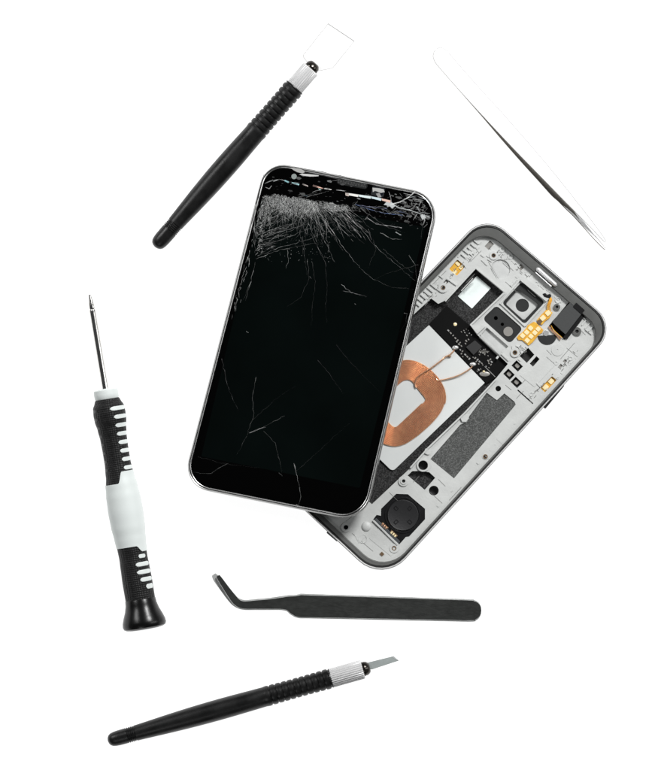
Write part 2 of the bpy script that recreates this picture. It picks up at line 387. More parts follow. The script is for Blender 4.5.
for pts, w, t in [
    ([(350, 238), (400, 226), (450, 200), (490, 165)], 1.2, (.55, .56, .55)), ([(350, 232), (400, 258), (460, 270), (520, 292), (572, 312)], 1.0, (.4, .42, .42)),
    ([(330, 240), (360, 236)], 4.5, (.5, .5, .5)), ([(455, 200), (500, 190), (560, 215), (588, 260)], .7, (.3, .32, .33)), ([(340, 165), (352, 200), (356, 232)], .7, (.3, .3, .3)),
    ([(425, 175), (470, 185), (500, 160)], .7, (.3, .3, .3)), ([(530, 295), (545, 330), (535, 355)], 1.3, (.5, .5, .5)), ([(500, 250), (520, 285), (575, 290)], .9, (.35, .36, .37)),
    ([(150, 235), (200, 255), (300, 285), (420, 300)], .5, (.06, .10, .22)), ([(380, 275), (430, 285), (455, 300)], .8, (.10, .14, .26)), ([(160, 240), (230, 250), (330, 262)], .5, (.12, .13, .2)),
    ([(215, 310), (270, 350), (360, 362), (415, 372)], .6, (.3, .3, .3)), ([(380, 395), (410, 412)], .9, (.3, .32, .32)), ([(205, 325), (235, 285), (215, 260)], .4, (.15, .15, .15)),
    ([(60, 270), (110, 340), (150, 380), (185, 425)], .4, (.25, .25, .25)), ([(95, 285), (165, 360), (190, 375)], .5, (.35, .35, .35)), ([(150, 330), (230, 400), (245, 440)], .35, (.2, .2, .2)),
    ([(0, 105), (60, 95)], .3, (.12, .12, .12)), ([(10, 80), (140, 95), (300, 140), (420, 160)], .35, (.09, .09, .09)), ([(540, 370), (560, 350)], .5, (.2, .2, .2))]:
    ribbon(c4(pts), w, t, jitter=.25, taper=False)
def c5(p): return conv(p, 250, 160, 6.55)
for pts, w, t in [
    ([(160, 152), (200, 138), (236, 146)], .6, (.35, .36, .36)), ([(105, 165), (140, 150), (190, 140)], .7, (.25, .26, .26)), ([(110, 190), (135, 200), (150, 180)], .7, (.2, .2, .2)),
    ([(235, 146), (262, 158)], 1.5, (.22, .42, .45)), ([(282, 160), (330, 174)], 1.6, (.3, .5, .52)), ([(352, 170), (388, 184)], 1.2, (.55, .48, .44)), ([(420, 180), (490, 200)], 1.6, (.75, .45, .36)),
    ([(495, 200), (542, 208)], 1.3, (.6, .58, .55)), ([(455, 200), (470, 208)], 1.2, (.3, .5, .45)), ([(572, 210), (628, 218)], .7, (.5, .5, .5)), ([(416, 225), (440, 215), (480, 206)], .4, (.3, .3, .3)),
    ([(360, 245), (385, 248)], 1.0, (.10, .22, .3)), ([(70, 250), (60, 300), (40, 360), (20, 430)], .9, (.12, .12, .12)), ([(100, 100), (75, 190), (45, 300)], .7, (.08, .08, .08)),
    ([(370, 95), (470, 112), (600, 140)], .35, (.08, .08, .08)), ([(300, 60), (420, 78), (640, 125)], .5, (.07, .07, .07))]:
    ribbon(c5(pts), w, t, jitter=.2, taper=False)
def shard(poly, t, z=15.8):
    ck.cur = t; ids = [ck.P(x, y, z) for x, y in poly]; ck.cap([ids])
ck.cur = (.5, .5, .5)
for k in range(46):                                      # chipped glass along the top strip
    x = rz.uniform(262, 432); y = 166+(x-267)*.2+rz.choice((rz.uniform(4, 8), rz.uniform(8, 30)))
    if k > 26: x = rz.uniform(404, 434); y = 198+rz.uniform(-2, 30)
    if not inF(x, y, 6): continue
    a0 = rz.uniform(0, 6.3); L = rz.uniform(.8, 3.6); v = rz.uniform(.01, .09)*(1.7 if rz.random() < .15 else 1)
    ck.cur = (v, v*1.03, v*1.02); ids = []
    for q_ in range(5):
        t_ = a0+q_*1.256+rz.uniform(-.4, .4); ids.append(ck.P(x+L*math.cos(t_)*rz.uniform(.6, 1.5), y+L*.45*math.sin(t_)+.2*L*math.cos(t_), 15.62+rz.random()*.03))
    ck.F(ids)
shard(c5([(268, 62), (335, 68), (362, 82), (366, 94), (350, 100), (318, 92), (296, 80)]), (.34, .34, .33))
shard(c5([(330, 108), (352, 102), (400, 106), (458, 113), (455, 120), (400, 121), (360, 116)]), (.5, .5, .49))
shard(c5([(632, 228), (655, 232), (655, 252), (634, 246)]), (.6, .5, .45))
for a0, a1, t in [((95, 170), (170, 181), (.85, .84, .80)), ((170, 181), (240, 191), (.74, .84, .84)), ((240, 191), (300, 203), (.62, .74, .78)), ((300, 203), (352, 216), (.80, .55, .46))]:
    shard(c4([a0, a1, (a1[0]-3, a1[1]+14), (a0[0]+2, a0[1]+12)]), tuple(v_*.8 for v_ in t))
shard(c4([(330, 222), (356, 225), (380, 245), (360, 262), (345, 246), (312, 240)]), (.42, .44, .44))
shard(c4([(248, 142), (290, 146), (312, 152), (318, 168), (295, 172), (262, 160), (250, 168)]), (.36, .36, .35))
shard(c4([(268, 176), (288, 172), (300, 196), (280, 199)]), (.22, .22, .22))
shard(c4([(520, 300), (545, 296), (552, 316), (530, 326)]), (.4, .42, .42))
ck.build('crack_pattern', M['crack'], gl, tone=True)

# ------------------------------------------------------------------ opened phone housing
BQ = [(485.2, 213.7), (616.7, 326.7), (382.9, 583.3), (250, 459)]   # top, right, bottom, left ; sides: short top, long right, short bottom, long left
BR = [27, 25, 33, 28]
BO = (431, 396, 0)
back = thing('opened_phone_housing', 'grey opened phone housing exposing a copper charging coil, circuit board and loudspeaker', 'phone housing', BO[0], BO[1])
def bmb(): return MB(BO)
def bl(d, z): return [(x, y, z) for x, y in inset(BQ, BR, d)]
m = bmb(); m.ring([bl(6, .3), bl(3, .3), bl(.8, 2.5), bl(0, 5), bl(0, 12.5), bl(.25, 14.4), bl(.75, 15.6), bl(.9, 15.5)], cap0=True)
m.build('outer_rim', M['dchrome'], back)
m = bmb(); m.ring([bl(.8, 15), bl(.85, 15.9), bl(1.2, 16.4), bl(1.7, 16.3), bl(1.95, 15.7), bl(2.0, 14)]); m.build('rim_highlight', M['edge'], back)  # light band drawn where the rim would catch a highlight
m = bmb(); m.ring([bl(1.9, 13), bl(2.0, 15.2), bl(3.0, 15.4), bl(3.9, 14.4), bl(4.0, 12)]); m.build('rim_gasket', M['darkrim'], back)
LI = [13.5, 5.2, 8.5, 8]                    # widths of the ledge on each side
m = bmb()
mid = [3.8+(w-3.8)*.6 for w in LI]; 
m.ring([bl(3.9, 12), bl(3.9, 14.9), bl([w for w in mid], 14.8), bl([w-.5 for w in LI], 14.5), bl([w-.2 for w in LI], 14.0), bl(LI, 9)]); m.build('inner_ledge', M['ledge'], back)
st_ = [w-1.6 for w in LI]; st2 = [w-1.0 for w in LI]
m = bmb(); m.ring([bl(st_, 14), bl(st_, 14.95), bl(st2, 14.95), bl(st2, 14)]); m.build('ledge_step', mat('ledge_step_grey', (.09, .09, .087), .5), back)
m = bmb(); m.plate(inset(BQ, BR, 3.6), 1.0, 3.0); m.build('battery_bay_floor', M['floor'], back)
bay = [(415, 313.3), (431, 298.6), (438, 304), (444.3, 301), (475, 269.2), (503, 292.5), (470, 325), (476, 334), (507.5, 364), (495.5, 378.5), (464, 413.5), (427, 449), (410, 468), (371.8, 504), (330, 468), (302, 440), (302, 432)]
camq = rquad([(521.5, 281.8), (544.5, 302.2), (524.2, 324.5), (501.5, 303.4)], 3.2, n=5)
flashq = rquad([(496, 305.5), (522.5, 328.8), (509.5, 344), (482, 319)], 4, n=5)
recs = conv([(485, 128), (640, 265), (575, 335), (432, 192)], 420, 310, 7.278)
circq = circ(500, 269.5, 9.8, 36)
padq = [(486.4, 392.6), (496.5, 400.2), (504, 393.4), (514, 401.6), (515.3, 404.5), (510.8, 410.2), (453.7, 478.2), (430.2, 458.9), (460, 424.5), (466.5, 422), (469, 416)]
sq1 = conv([(275, 130), (320, 180), (265, 240), (212, 190)], 490, 330, 7.278)
sl1 = conv([(335, 190), (358, 212), (310, 267), (286, 245)], 490, 330, 7.278)
def sqh(x, y, w=9): return rect(x, y, w, w*.82, 44)
pins = [(516.8, 366), (508.6, 374.3), (516, 382.4)]
goldslot = rquad(conv([(448, 336), (482, 365), (397, 454), (362, 422)], 490, 330, 7.278), .8, n=3)
gslotL = rquad([(457.1, 259.7), (465, 266.5), (456.5, 276), (448.8, 269.3)], 1, n=3)
h1 = circ(497.9, 388.6, 2.8, 20); h2 = circ(422.9, 465.1, 4.8, 24); h3 = circ(433.6, 490.4, 4.9, 24); h4 = circ(403.4, 480.8, 2.1, 16); h5 = circ(345.9, 527, 2.3, 16)
darkh = [(417.5, 471), (428.5, 470.5), (434.5, 478), (424.5, 489.5), (408, 476), (411, 473)]
darkh = [(412, 471), (418, 470.8), (423, 471.3), (429, 472), (435, 477.6), (424.5, 489.7), (407.5, 475.3)]
spkq = [(396, 493.6), (407.7, 494), (413, 498.6), (424.8, 508.6), (424.8, 519), (409, 536.2), (405.6, 536.8), (398.9, 544.4), (372.8, 519.5), (376.5, 514.6), (380.8, 515.5), (381, 508.6)]
earq = conv([(330, 325), (465, 430), (280, 655), (150, 540)], 530, 260, 8.1875)
slotl = rquad([(517.6, 389.4), (533, 403.2), (532.2, 404.2), (516.8, 390.4)], .3, n=2)
small = [rect(489, 245.5, 8, 5.5, -48), rect(520.5, 267.6, 5, 4.6, -48), rect(445.8, 282.2, 4, 3.6, -48), rect(564.5, 361.2, 3, 3.2, 42), rect(560.3, 366, 3, 3.2, 42)]
topr = rquad([(541.5, 262.6), (563, 281.5), (557.5, 288.2), (535.5, 269.5)], 2.5, n=4)
holes = [bay, camq, flashq, recs, circq, padq, sq1, sl1]+[sqh(*p) for p in pins]+[goldslot, gslotL, h1, h2, h3, h4, h5, darkh, spkq, earq, slotl]+small
m = bmb(); m.plate([(x, y) for x, y in inset(BQ, BR, [w-.8 for w in LI])], 3.3, 10, holes)
tray = m.build('tray', M['tray'], back, bevel=.35)
# raised detail cast on the tray: ribs, pads, walls, bosses
d = bmb()
def wall(pts, w, h, z0=9.9):
    for (x1, y1), (x2, y2) in zip(pts, pts[1:]):
        L = math.hypot(x2-x1, y2-y1); d.plate(rect((x1+x2)/2, (y1+y2)/2, L+w*.6, w, math.degrees(math.atan2(y2-y1, x2-x1))), z0, z0+h+random.uniform(0, .12))
def boss(x, y, ro, ri, h): d.plate(circ(x, y, ro, 24), 9.8, 10+h, [circ(x, y, ri, 20)])
wall([(495, 379.8), (464.6, 412.6), (427.6, 448), (410.5, 467.2)], 1.5, 2.6)
wall([(503.5, 293.4), (470.5, 324.8), (477, 333), (484, 326.4)], 1.7, 2.2)
wall([(480.5, 334.5), (508, 360.5)], 1.1, 1.6)
wall([(475.2, 268.2), (504.2, 292.2)], 1.0, 1.2)
wall([(445.2, 301.2), (474.6, 269)], 1.3, 1.6)
wall([(520, 279.3), (499.8, 303.6)], 1.2, 2.0); wall([(500, 303.5), (524.3, 326.3)], 1.0, 1.6); wall([(546.5, 302), (525, 326)], 1.0, 1.6)
d.plate(rquad([(522.5, 276.5), (549.5, 297.3), (546, 302), (519.5, 280.5)], .8, n=3), 9.8, 13.2)
wall([(447, 279), (456, 285.2)], 1.2, 1.5); wall([(440, 291.5), (433.5, 286.5), (436.5, 282.5)], 1.2, 1.4)
for i in range(6):                                     # comb at the left edge
    x = 419+i*3.35; y = 306-i*3.5; d.plate(rect(x-2.5, y-2.2, 7.5, 1.5, 40), 9.8, 11.6)
for i in range(5):
    x = 463.2+i*3.2; y = 256-i*3.4; d.plate(rect(x, y, 6.0, 1.3, 40), 9.8, 11.6)
for x, y, l, w, a_ in [(470, 253, 5, 3, 42), (476, 247, 5, 3, 42), (479, 243, 3, 2, -48), (464, 250, 3, 2, -48), (459, 256, 4, 1, -48), (482, 256, 4, 1, 42), (484, 263, 8, .8, 45), (487.5, 256.6, 3, 1.2, 30),
                       (489.5, 260.5, 5, 1.2, 30), (514.5, 281, 5, 2, -50), (511.5, 284.5, 4, 1.8, -50), (516.5, 277, 2.5, 2.5, -50), (519, 360, 3, 1, 40), (517, 346.5, 3, 1, 20), (520, 349.5, 3, 1, 20), (511.8, 347.5, 3, 1, 80),
                       (497, 357.5, 2, 3, 40), (538, 385, 6, 1, 45), (466.8, 284.8, 17, .8, -47), (470.8, 283, 14, .7, -47), (424, 296, 3, 4, 40), (441, 277, 5, 1.4, 40)]:
    d.plate(rect(x, y, l, w, a_), 9.8, 10.6+random.uniform(0, .6))
for x, y, ro, ri, h in [(493.2, 255.8, 4.3, 2.2, 1.2), (442.8, 287.9, 5, 2.4, 1.4), (501.8, 249.7, 2.8, 1.5, .7), (510, 256.6, 2.8, 1.4, .7), (514.5, 352.7, 4.6, 2.4, 1.4), (556.3, 307.3, 3.6, 1.6, 1.6), (576.4, 331.5, 4.6, 2, 1.4),
                        (557.5, 300.3, 3, 2.2, .8), (485, 456.4, 3.3, 2.1, .4), (422.9, 465.1, 6.4, 4.9, 1.6), (403.4, 480.8, 5.2, 2.2, 1.3), (393.9, 547.9, 4.6, 2.4, .9), (345.9, 527, 5, 2.4, .8), (555.6, 363, 2, 1.2, .5), (570, 358.5, 2.2, 1.4, .5), (530.8, 394.3, 2.2, 1.4, .5), (362.7, 538.5, 4.4, 3.8, .5)]:
    boss(x, y, ro, ri, h)
d.plate(circ(556.9, 349.9, 6, 28), 9.8, 10.5, [circ(556.9, 349.9, .8, 10)])
d.plate(conv([(400, 195), (470, 255), (320, 415), (215, 330), (300, 290)], 490, 330, 7.278), 9.8, 10.35)
d.plate([(463.6, 414.6), (468.3, 414.6), (468.5, 418.5), (465.5, 421.8), (461.8, 421.6), (460.2, 418.2)], 9.8, 12)
d.plate(rquad([(425, 448), (431, 449), (429, 455), (424, 453)], 1.4, n=3), 9.8, 11.6)
d.plate(rquad([(512, 420), (520, 427), (504, 446), (496, 439)], .8, n=3), 9.8, 10.25); d.plate(rquad([(493, 442), (500, 449), (489, 460), (482, 453)], .8, n=3), 9.8, 10.2)
d.plate([(354, 534), (360, 529), (365.5, 536.5), (359, 543)], 9.8, 10.3)
d.plate(rquad([(380, 526), (400, 545), (391, 556), (369, 538)], 1, n=3), 9.8, 10.3)
for x, y in [(583.6, 322.5), (586.8, 325.8), (590, 329)]: d.plate(rect(x, y, 1.0, 7.5, 38), 9.8, 11.4)
for x, y in [(585.4, 320), (588, 332)]: d.plate(rect(x, y, 8, 1.0, 38), 9.8, 11.4)
for i in range(70):                                     # small casting marks along the edges of the tray
    side = random.choice([0, 1, 3, 3, 0]); t = random.random()
    if side == 0: x, y = 499+t*92, 248+t*76
    elif side == 1: x, y = 590-t*170, 358+t*180
    else: x, y = 478-t*50, 249+t*52
    if side == 1: x, y = 580-t*150, 353+t*161
    if side == 0: x, y = x-1, y+2
    d.plate(rect(x, y, random.uniform(.8, 2.6), random.uniform(.6, 1.4), random.choice([42, -48])), 9.8, 10.25+random.random()*.5)
d.build('tray_ribs', M['tray'], back, bevel=.18)
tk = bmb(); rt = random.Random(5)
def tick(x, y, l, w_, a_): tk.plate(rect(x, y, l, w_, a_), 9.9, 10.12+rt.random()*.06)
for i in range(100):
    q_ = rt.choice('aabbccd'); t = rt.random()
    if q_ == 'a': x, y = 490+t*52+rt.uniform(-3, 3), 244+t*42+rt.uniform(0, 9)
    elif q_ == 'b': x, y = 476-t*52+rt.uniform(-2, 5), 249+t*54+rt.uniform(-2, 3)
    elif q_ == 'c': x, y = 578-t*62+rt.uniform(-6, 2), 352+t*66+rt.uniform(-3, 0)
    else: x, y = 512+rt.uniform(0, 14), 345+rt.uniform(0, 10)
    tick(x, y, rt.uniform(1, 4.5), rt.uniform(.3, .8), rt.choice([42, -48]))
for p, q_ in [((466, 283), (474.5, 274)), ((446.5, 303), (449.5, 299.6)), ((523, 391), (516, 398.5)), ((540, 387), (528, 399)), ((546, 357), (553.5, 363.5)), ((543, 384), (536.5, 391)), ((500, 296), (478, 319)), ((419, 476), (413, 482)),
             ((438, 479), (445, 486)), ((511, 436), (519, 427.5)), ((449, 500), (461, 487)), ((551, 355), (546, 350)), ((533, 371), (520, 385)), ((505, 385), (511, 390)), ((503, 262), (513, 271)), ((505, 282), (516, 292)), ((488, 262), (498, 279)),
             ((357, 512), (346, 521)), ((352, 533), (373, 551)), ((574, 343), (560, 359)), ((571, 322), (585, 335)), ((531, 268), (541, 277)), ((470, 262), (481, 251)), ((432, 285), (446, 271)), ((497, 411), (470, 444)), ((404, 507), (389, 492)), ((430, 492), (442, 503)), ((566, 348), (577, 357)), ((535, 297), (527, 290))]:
    tk2 = bmb(); tk2.plate(rect((p[0]+q_[0])/2, (p[1]+q_[1])/2, math.hypot(q_[0]-p[0], q_[1]-p[1]), .38, math.degrees(math.atan2(q_[1]-p[1], q_[0]-p[0]))), 9.9, 10.15); tk2.build('seam_shade_line', M['seam'], tray)  # dark lines: tray seams, with occlusion shade painted in beside raised features
tk.build('casting_shade_marks', M['seam'], tray)  # dark ticks: small cast detail plus painted occlusion shade
# bump dome
dm = bmb(); dm.ring([[(x, y, 9.8+2.2*math.cos(R(a_))) for x, y in circ(366.2, 526.3, 5*math.sin(R(a_)), 24)] for a_ in (90, 75, 60, 45, 30, 15, 5)], cap1=True); dm.build('dome_boss', M['tray'], back)
# recess floors
def part(poly, z0, z1, name, mt, parent=back, bev=.15, f=1.03):
    m_ = bmb(); m_.plate(grow(poly, f) if f != 1 else poly, z0, z1); return m_.build(name, M[mt] if isinstance(mt, str) else mt, parent, bevel=bev)
rf = bmb(); rf.plate(grow(camq, 1.04), 4.2, 5.2, [circ(522.1, 305.5, 6.6, 30)]); rf.build('camera_window', M['tray2'], back, bevel=.1)
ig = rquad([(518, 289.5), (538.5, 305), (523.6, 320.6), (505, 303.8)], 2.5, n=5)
bmb().plate(grow(camq, 1.01), 5, 8.6, [ig]).build('camera_recess_shade', M['flash'], back, bevel=.5)  # dark ring, wider at upper right, painted in for the recess's shade
part(circ(522.1, 305.5, 6.9, 30), 3.4, 4.4, 'camera_aperture', 'flash', f=1)
part(circq, 7.8, 8.5, 'round_recess', 'tray2'); part(recs, 5, 6.8, 'slot_recess', 'tray2'); 
fl = bmb(); fl.plate(grow(flashq, 1.01), 7.8, 9.0, [circ(495.5, 318.2, 2, 16), circ(502, 324.4, 1.7, 16)]); flo = fl.build('flash_insert', M['flash'], back, bevel=.15)
part(circ(507.8, 331.7, 4.8, 24), 8.9, 9.5, 'flash_disc', 'res', flo, f=1)
part(padq, 7.4, 9.2, 'speckled_pad', 'pad', f=1.005)
for s_ in small: part(s_, 7, 8.6, 'locating_recess', 'res', f=1.02)
for p in [sq1, sl1, h1, h2, h3, h4, h5]: part(p, 3.1, 3.6, 'through_hole', 'black', bev=0, f=1.1)
for p in [darkh]: part(p, 3.1, 5, 'speckled_recess', 'floor', bev=0)
for x, y in pins:
    h_ = part(sqh(x, y), 3.1, 4, 'contact_well', 'black', bev=0)
    c_ = bmb(); c_.plate(rquad(rect(x+.3, y-.3, 4.6, 4, 44), 1, n=3), 3.9, 7.4); c_.build('spring_contact', M['brass' if 0 else 'res'], h_, bevel=.8)
def goldpads(parent, pads, z):
    for p in pads:
        m_ = bmb(); m_.plate(rquad(p, .5, n=3), z-.5, z+.5); m_.build('contact_pad', M['goldb'], parent, bevel=.15)
gs = part(goldslot, 5, 7.4, 'side_key_contact', 'gold'); goldpads(gs, [rect(545.3, 387.3, 5.2, 4.6, -47), rect(550.7, 381.3, 5, 4.6, -47)], 7.8)
gs = part(gslotL, 5, 7.4, 'key_contact', 'gold'); goldpads(gs, [rect(454.5, 272.3, 4.2, 4.2, -47), rect(457.5, 264, 4.6, 3.2, 43), rect(461.2, 267.3, 5, 3, -47)], 7.8)
gp = conv([(435, 425), (452, 430), (515, 492), (505, 515), (478, 530), (430, 590), (395, 620), (340, 575), (310, 575), (298, 555), (312, 535), (345, 510), (380, 470), (385, 455)], 480, 270, 8.1875)
gs = bmb().plate(gp, 10.6, 11.2).build('flex_contact', M['gold'], back, bevel=.15)
goldpads(gs, [rect(x, y, 4.3, 4.0, 42) for x, y in conv([(410, 478), (378, 512), (345, 540), (472, 485), (445, 515), (413, 545), (382, 578)], 480, 270, 8.1875)], 11.3)
gs = bmb().plate(conv([(462, 410), (500, 365), (540, 325), (590, 350), (565, 395), (530, 420), (505, 450), (470, 440)], 480, 270, 8.1875), 10.6, 11.6).build('flex_strip', M['gold'], back, bevel=.2)
goldpads(gs, [rect(x, y, 5, 4.6, -42) for x, y in conv([(510, 395), (553, 355)], 480, 270, 8.1875)], 11.9)
for o_ in (-1.3, 0, 1.3):
    t = bmb(); t.tube(spline([(548.5+o_, 311.5, 11.5), (548+o_, 306, 12.4), (550+o_*.8, 300.5, 12.6), (549.3+o_*.6, 297.5, 12.2)], 5), .5, 6); t.build('flex_lead', M['gold'], gs)
part(circ(539, 322, 2.4, 16), 10.4, 11.8, 'pin', 'brass', f=1)
hd = circ(546.6, 335.5, 9.5, 24, R(-5), R(185)); part(hd, 9.9, 10.45, 'dark_pad', 'flash', f=1)
part(circ(545.5, 333.3, 2.9, 20), 9.9, 10.9, 'bright_pin', 'solder', f=1, bev=.4)
part(conv([(375, 205), (395, 190), (460, 240), (460, 275), (440, 285), (385, 245)], 460, 220, 8.1875), 9.9, 13, 'foam_gasket', 'spk', f=1, bev=.8)
part(conv([(505, 198), (530, 190), (545, 205), (570, 195), (580, 215), (565, 235), (520, 222)], 480, 270, 8.1875), 9.9, 13.8, 'foam_gasket', 'spk', f=1, bev=.6)
for x, y in [(493.2, 255.8), (442.8, 287.9), (514.5, 352.7), (485, 456.4), (393.9, 547.9)]:
    sc = bmb().plate(circ(x, y, 2.35, 20), 9.5, 11.0, [circ(x, y, 1.45, 16)]).build('screw_bushing', M['brass'], back, bevel=.15)
    bmb().plate(circ(x, y, 1.6, 14), 9.3, 10.1).build('screw_hole', M['black'], sc)
for x, y in [(556.3, 307.3), (576.4, 331.5), (403.4, 480.8)]:
    sc = bmb().plate(circ(x, y, 4.3 if x > 560 else 3.4, 20), 9.9, 11.9, [circ(x, y, 1.7, 16)]).build('screw_post', M['ledge'] if x > 500 else M['tray'], back, bevel=.3)
    bmb().plate(circ(x, y, 1.8, 14), 9.3, 10.2).build('screw_hole', M['black'], sc)
bmb().plate(rect(381.8, 553.6, 3.4, 3.2, 45), 10.1, 10.8).build('contact_pad', M['brass'], back)
# slot rods of the top edge
tr = bmb(); tr.plate(grow(topr, 1.12), 13.2, 14.6); tro = tr.build('receiver_slot', M['ledge'], back, bevel=.6)
t = bmb(); t.tube([(536, 268.8, 16), (537, 269.5, 16.3), (554.5, 285, 16.3), (555.5, 286, 16)], [1.2, 2.2, 2.2, 1.2], 12); t.build('slot_bar', M['rod'], tro)
t = bmb(); t.tube([(534.9, 272.6, 14.9), (550.6, 286.6, 14.9)], .7, 8); t.build('slot_bar', M['rod'], tro)
# black earpiece module
em = part(earq, 3.2, 8, 'earpiece_module', 'spk', f=1)
eb = bmb().plate(rquad(conv([(332, 340), (430, 425), (285, 612), (172, 508)], 530, 260, 8.1875), .8, n=3), 7, 14.5).build('module_cover', M['ear'], em, bevel=.4)
bmb().plate(rquad(conv([(372, 350), (442, 412), (415, 445), (345, 383)], 530, 260, 8.1875), .6, n=3), 9, 15.3).build('module_latch', M['spk'], em, bevel=.3)
bmb().plate(conv([(430, 425), (458, 440), (300, 648), (262, 640), (285, 612)], 530, 260, 8.1875), 8, 12).build('module_side', M['spk'], em, bevel=.3)
t = bmb(); t.tube(spline([(548, 326.5, 11.5), (550.5, 330, 11.8), (554, 333.5, 11.6), (560, 339.8, 11.5)], 6), .75, 6); t.build('copper_strip', M['copper'], em)
t = bmb(); t.tube(spline([(550.5, 325.5, 11), (553.5, 330.5, 11.3), (561.5, 337.8, 11.2)], 6), .4, 6); t.build('copper_strip', M['gold'], em)
# battery bay: pale sheet, white card with the coil, black circuit board
part([(476.7, 276), (490.7, 288.2), (471.8, 308.6), (457.7, 296.2)], 3.0, 3.6, 'pale_window', 'paper', f=1, bev=0)
card = part(rquad([(428.9, 325.1), (484.6, 382.8), (392.5, 471.5), (333, 414)], [.5, .5, 4, 4], n=5), 3.0, 5.2, 'charging_card', 'card', f=1, bev=.2)
pc = part([(429, 324.4), (446.5, 305.5), (470, 325.8), (502, 357.5), (506.5, 364.6), (495.5, 377.8), (486.2, 383.5)], 3.0, 6.0, 'circuit_board', 'pcb', f=1, bev=.2)
def pk(p): return conv([p], 420, 310, 7.278)[0]
bmb().plate(rquad(conv([(333, 270), (398, 222), (450, 268), (388, 328)], 420, 310, 7.278), .5, n=3), 5.9, 8.2).build('chip', M['chip'], pc, bevel=.25)
rr = random.Random(11)
comps = [(205, 150, 5), (222, 168, 5), (240, 186, 4), (256, 205, 5), (272, 222, 5), (290, 238, 4), (265, 232, 4), (282, 250, 5), (300, 262, 4), (318, 150, 3), (300, 160, 3), (325, 165, 3), (340, 185, 4), (358, 170, 3), (372, 182, 3),
         (292, 290, 4), (308, 300, 4), (300, 318, 4), (328, 325, 5), (343, 340, 5), (358, 355, 5), (335, 225, 5), (352, 215, 4), (330, 245, 4), (400, 350, 5), (418, 362, 5), (408, 375, 4), (432, 376, 5), (448, 388, 4), (425, 392, 4),
         (495, 370, 5), (510, 360, 5), (520, 378, 5), (500, 388, 4), (515, 398, 4), (425, 435, 5), (440, 430, 3), (415, 445, 3), (455, 400, 3), (480, 410, 3), (500, 420, 3), (350, 150, 2), (335, 140, 2), (310, 340, 3), (385, 345, 3)]
for i in range(12):
    comps.append((rr.uniform(425, 495), rr.uniform(285, 335), 3))
for x, y, l in comps:
    px, py = pk((x, y)); bmb().plate(rect(px, py, l*.42, l*.26, rr.choice([45, -45, 45])), 5.9, 6.5+rr.random()*.7).build('resistor', M[rr.choice(['res', 'res', 'solder'])], pc)
for i in range(9):
    px, py = pk((420+i*9, 320-abs(i-3)*2)); qx, qy = pk((448+i*6, 292+i*1)); t = bmb(); t.tube([(px, py-1, 6.3), ((px+qx)/2+.6, (py+qy)/2, 6.5), (qx+.5, qy, 6.3)], .2, 5); t.build('trace', M['res'], pc)
t = bmb(); t.tube([(479, 337.3, 7.2), (499.2, 356.8, 7.2)], .5, 6); t.build('metal_strip', M['solder'], pc)
t = bmb(); t.tube([(484.5, 366.5, 6.3), (495, 377, 6.3)], .35, 6); t.build('metal_strip', M['solder'], pc)
def blob(x, y, rx, ry, h, name, mt, parent, z=5.8):
    m_ = bmb(); m_.ring([[(x+(px-x)*rx, y+(py-y)*ry, z+h*math.cos(R(a_))) for px, py in circ(x, y, math.sin(R(a_)), 18)] for a_ in (90, 72, 55, 38, 20, 6)], cap1=True)
    return m_.build(name, M[mt], parent)
blob(455.2, 347.6, 3.4, 2.2, 2, 'solder_joint', 'solder', pc); blob(472.7, 364.3, 3.4, 2.2, 2, 'solder_joint', 'solder', pc); blob(484.5, 374, 5.5, 2.6, .9, 'solder_joint', 'res', pc)
blob(455, 324.4, 1.9, 1.9, .8, 'test_pad', 'goldb', pc); blob(483.6, 371.6, 1.3, 1.3, 1.8, 'test_pad', 'goldb', pc)
# coil: one continuous flat winding
inner = [(407.5, 380), (411.5, 381.5), (416, 388), (425.3, 399.6), (424, 401.5), (396, 427.5), (392.5, 426.5), (375, 408), (375, 405.5), (403, 381)]
outer_ = [(404.6, 359.5), (416, 361), (427.5, 367.3), (438.5, 378), (445, 390), (446, 401), (442, 411.5), (432.7, 423), (418.7, 435.5), (404.6, 445), (394, 447.5), (382, 444), (368, 435), (357, 421), (354, 405), (359, 391), (373, 378), (388, 366)]
def polar(poly, cx, cy, th):
    dx, dy = math.cos(th), math.sin(th); best = 0
    for i in range(len(poly)):
        x1, y1 = poly[i-1][0]-cx, poly[i-1][1]-cy; x2, y2 = poly[i][0]-cx, poly[i][1]-cy
        ex, ey = x2-x1, y2-y1; k = dx*ey-dy*ex
        if abs(k) < 1e-9: continue
        t = (x1*ey-y1*ex)/k; u = (x1*dy-y1*dx)/k
        if t > 0 and -1e-6 <= u <= 1+1e-6: best = max(best, t)
    return best
cc = (400, 403.5); ns = 120; turns = 18
ri_ = [polar(inner, *cc, 2*math.pi*k/ns) for k in range(ns)]; ro_ = [polar(outer_, *cc, 2*math.pi*k/ns) for k in range(ns)]
def smooth(a_, n): 
    for _ in range(n): a_ = [(a_[i-1]+2*a_[i]+a_[(i+1) % len(a_)])/4 for i in range(len(a_))]
    return a_
ri_ = smooth(ri_, 2); ro_ = smooth(ro_, 8); path = []
for k in range(ns*turns+1):
    th = 2*math.pi*(k % ns)/ns+R(0); f = k/(ns*turns); r_ = ri_[k % ns]*(1-f)+ro_[k % ns]*f
    path.append((cc[0]+r_*math.cos(th), cc[1]+r_*math.sin(th), 6.1))
t = bmb(); t.tube(path, .50, 6); t.build('copper_coil', M['copper'], card)
cb = bmb(); cb.plate([(cc[0]+(ro_[k]-.4)*math.cos(2*math.pi*k/ns), cc[1]+(ro_[k]-.4)*math.sin(2*math.pi*k/ns)) for k in range(ns)], 5.1, 5.75, [[(cc[0]+(ri_[k]+.4)*math.cos(2*math.pi*k/ns), cc[1]+(ri_[k]+.4)*math.sin(2*math.pi*k/ns)) for k in range(ns)]])
cb.build('coil_backing', mat('coil_adhesive', (.35, .15, .08), .6), card)
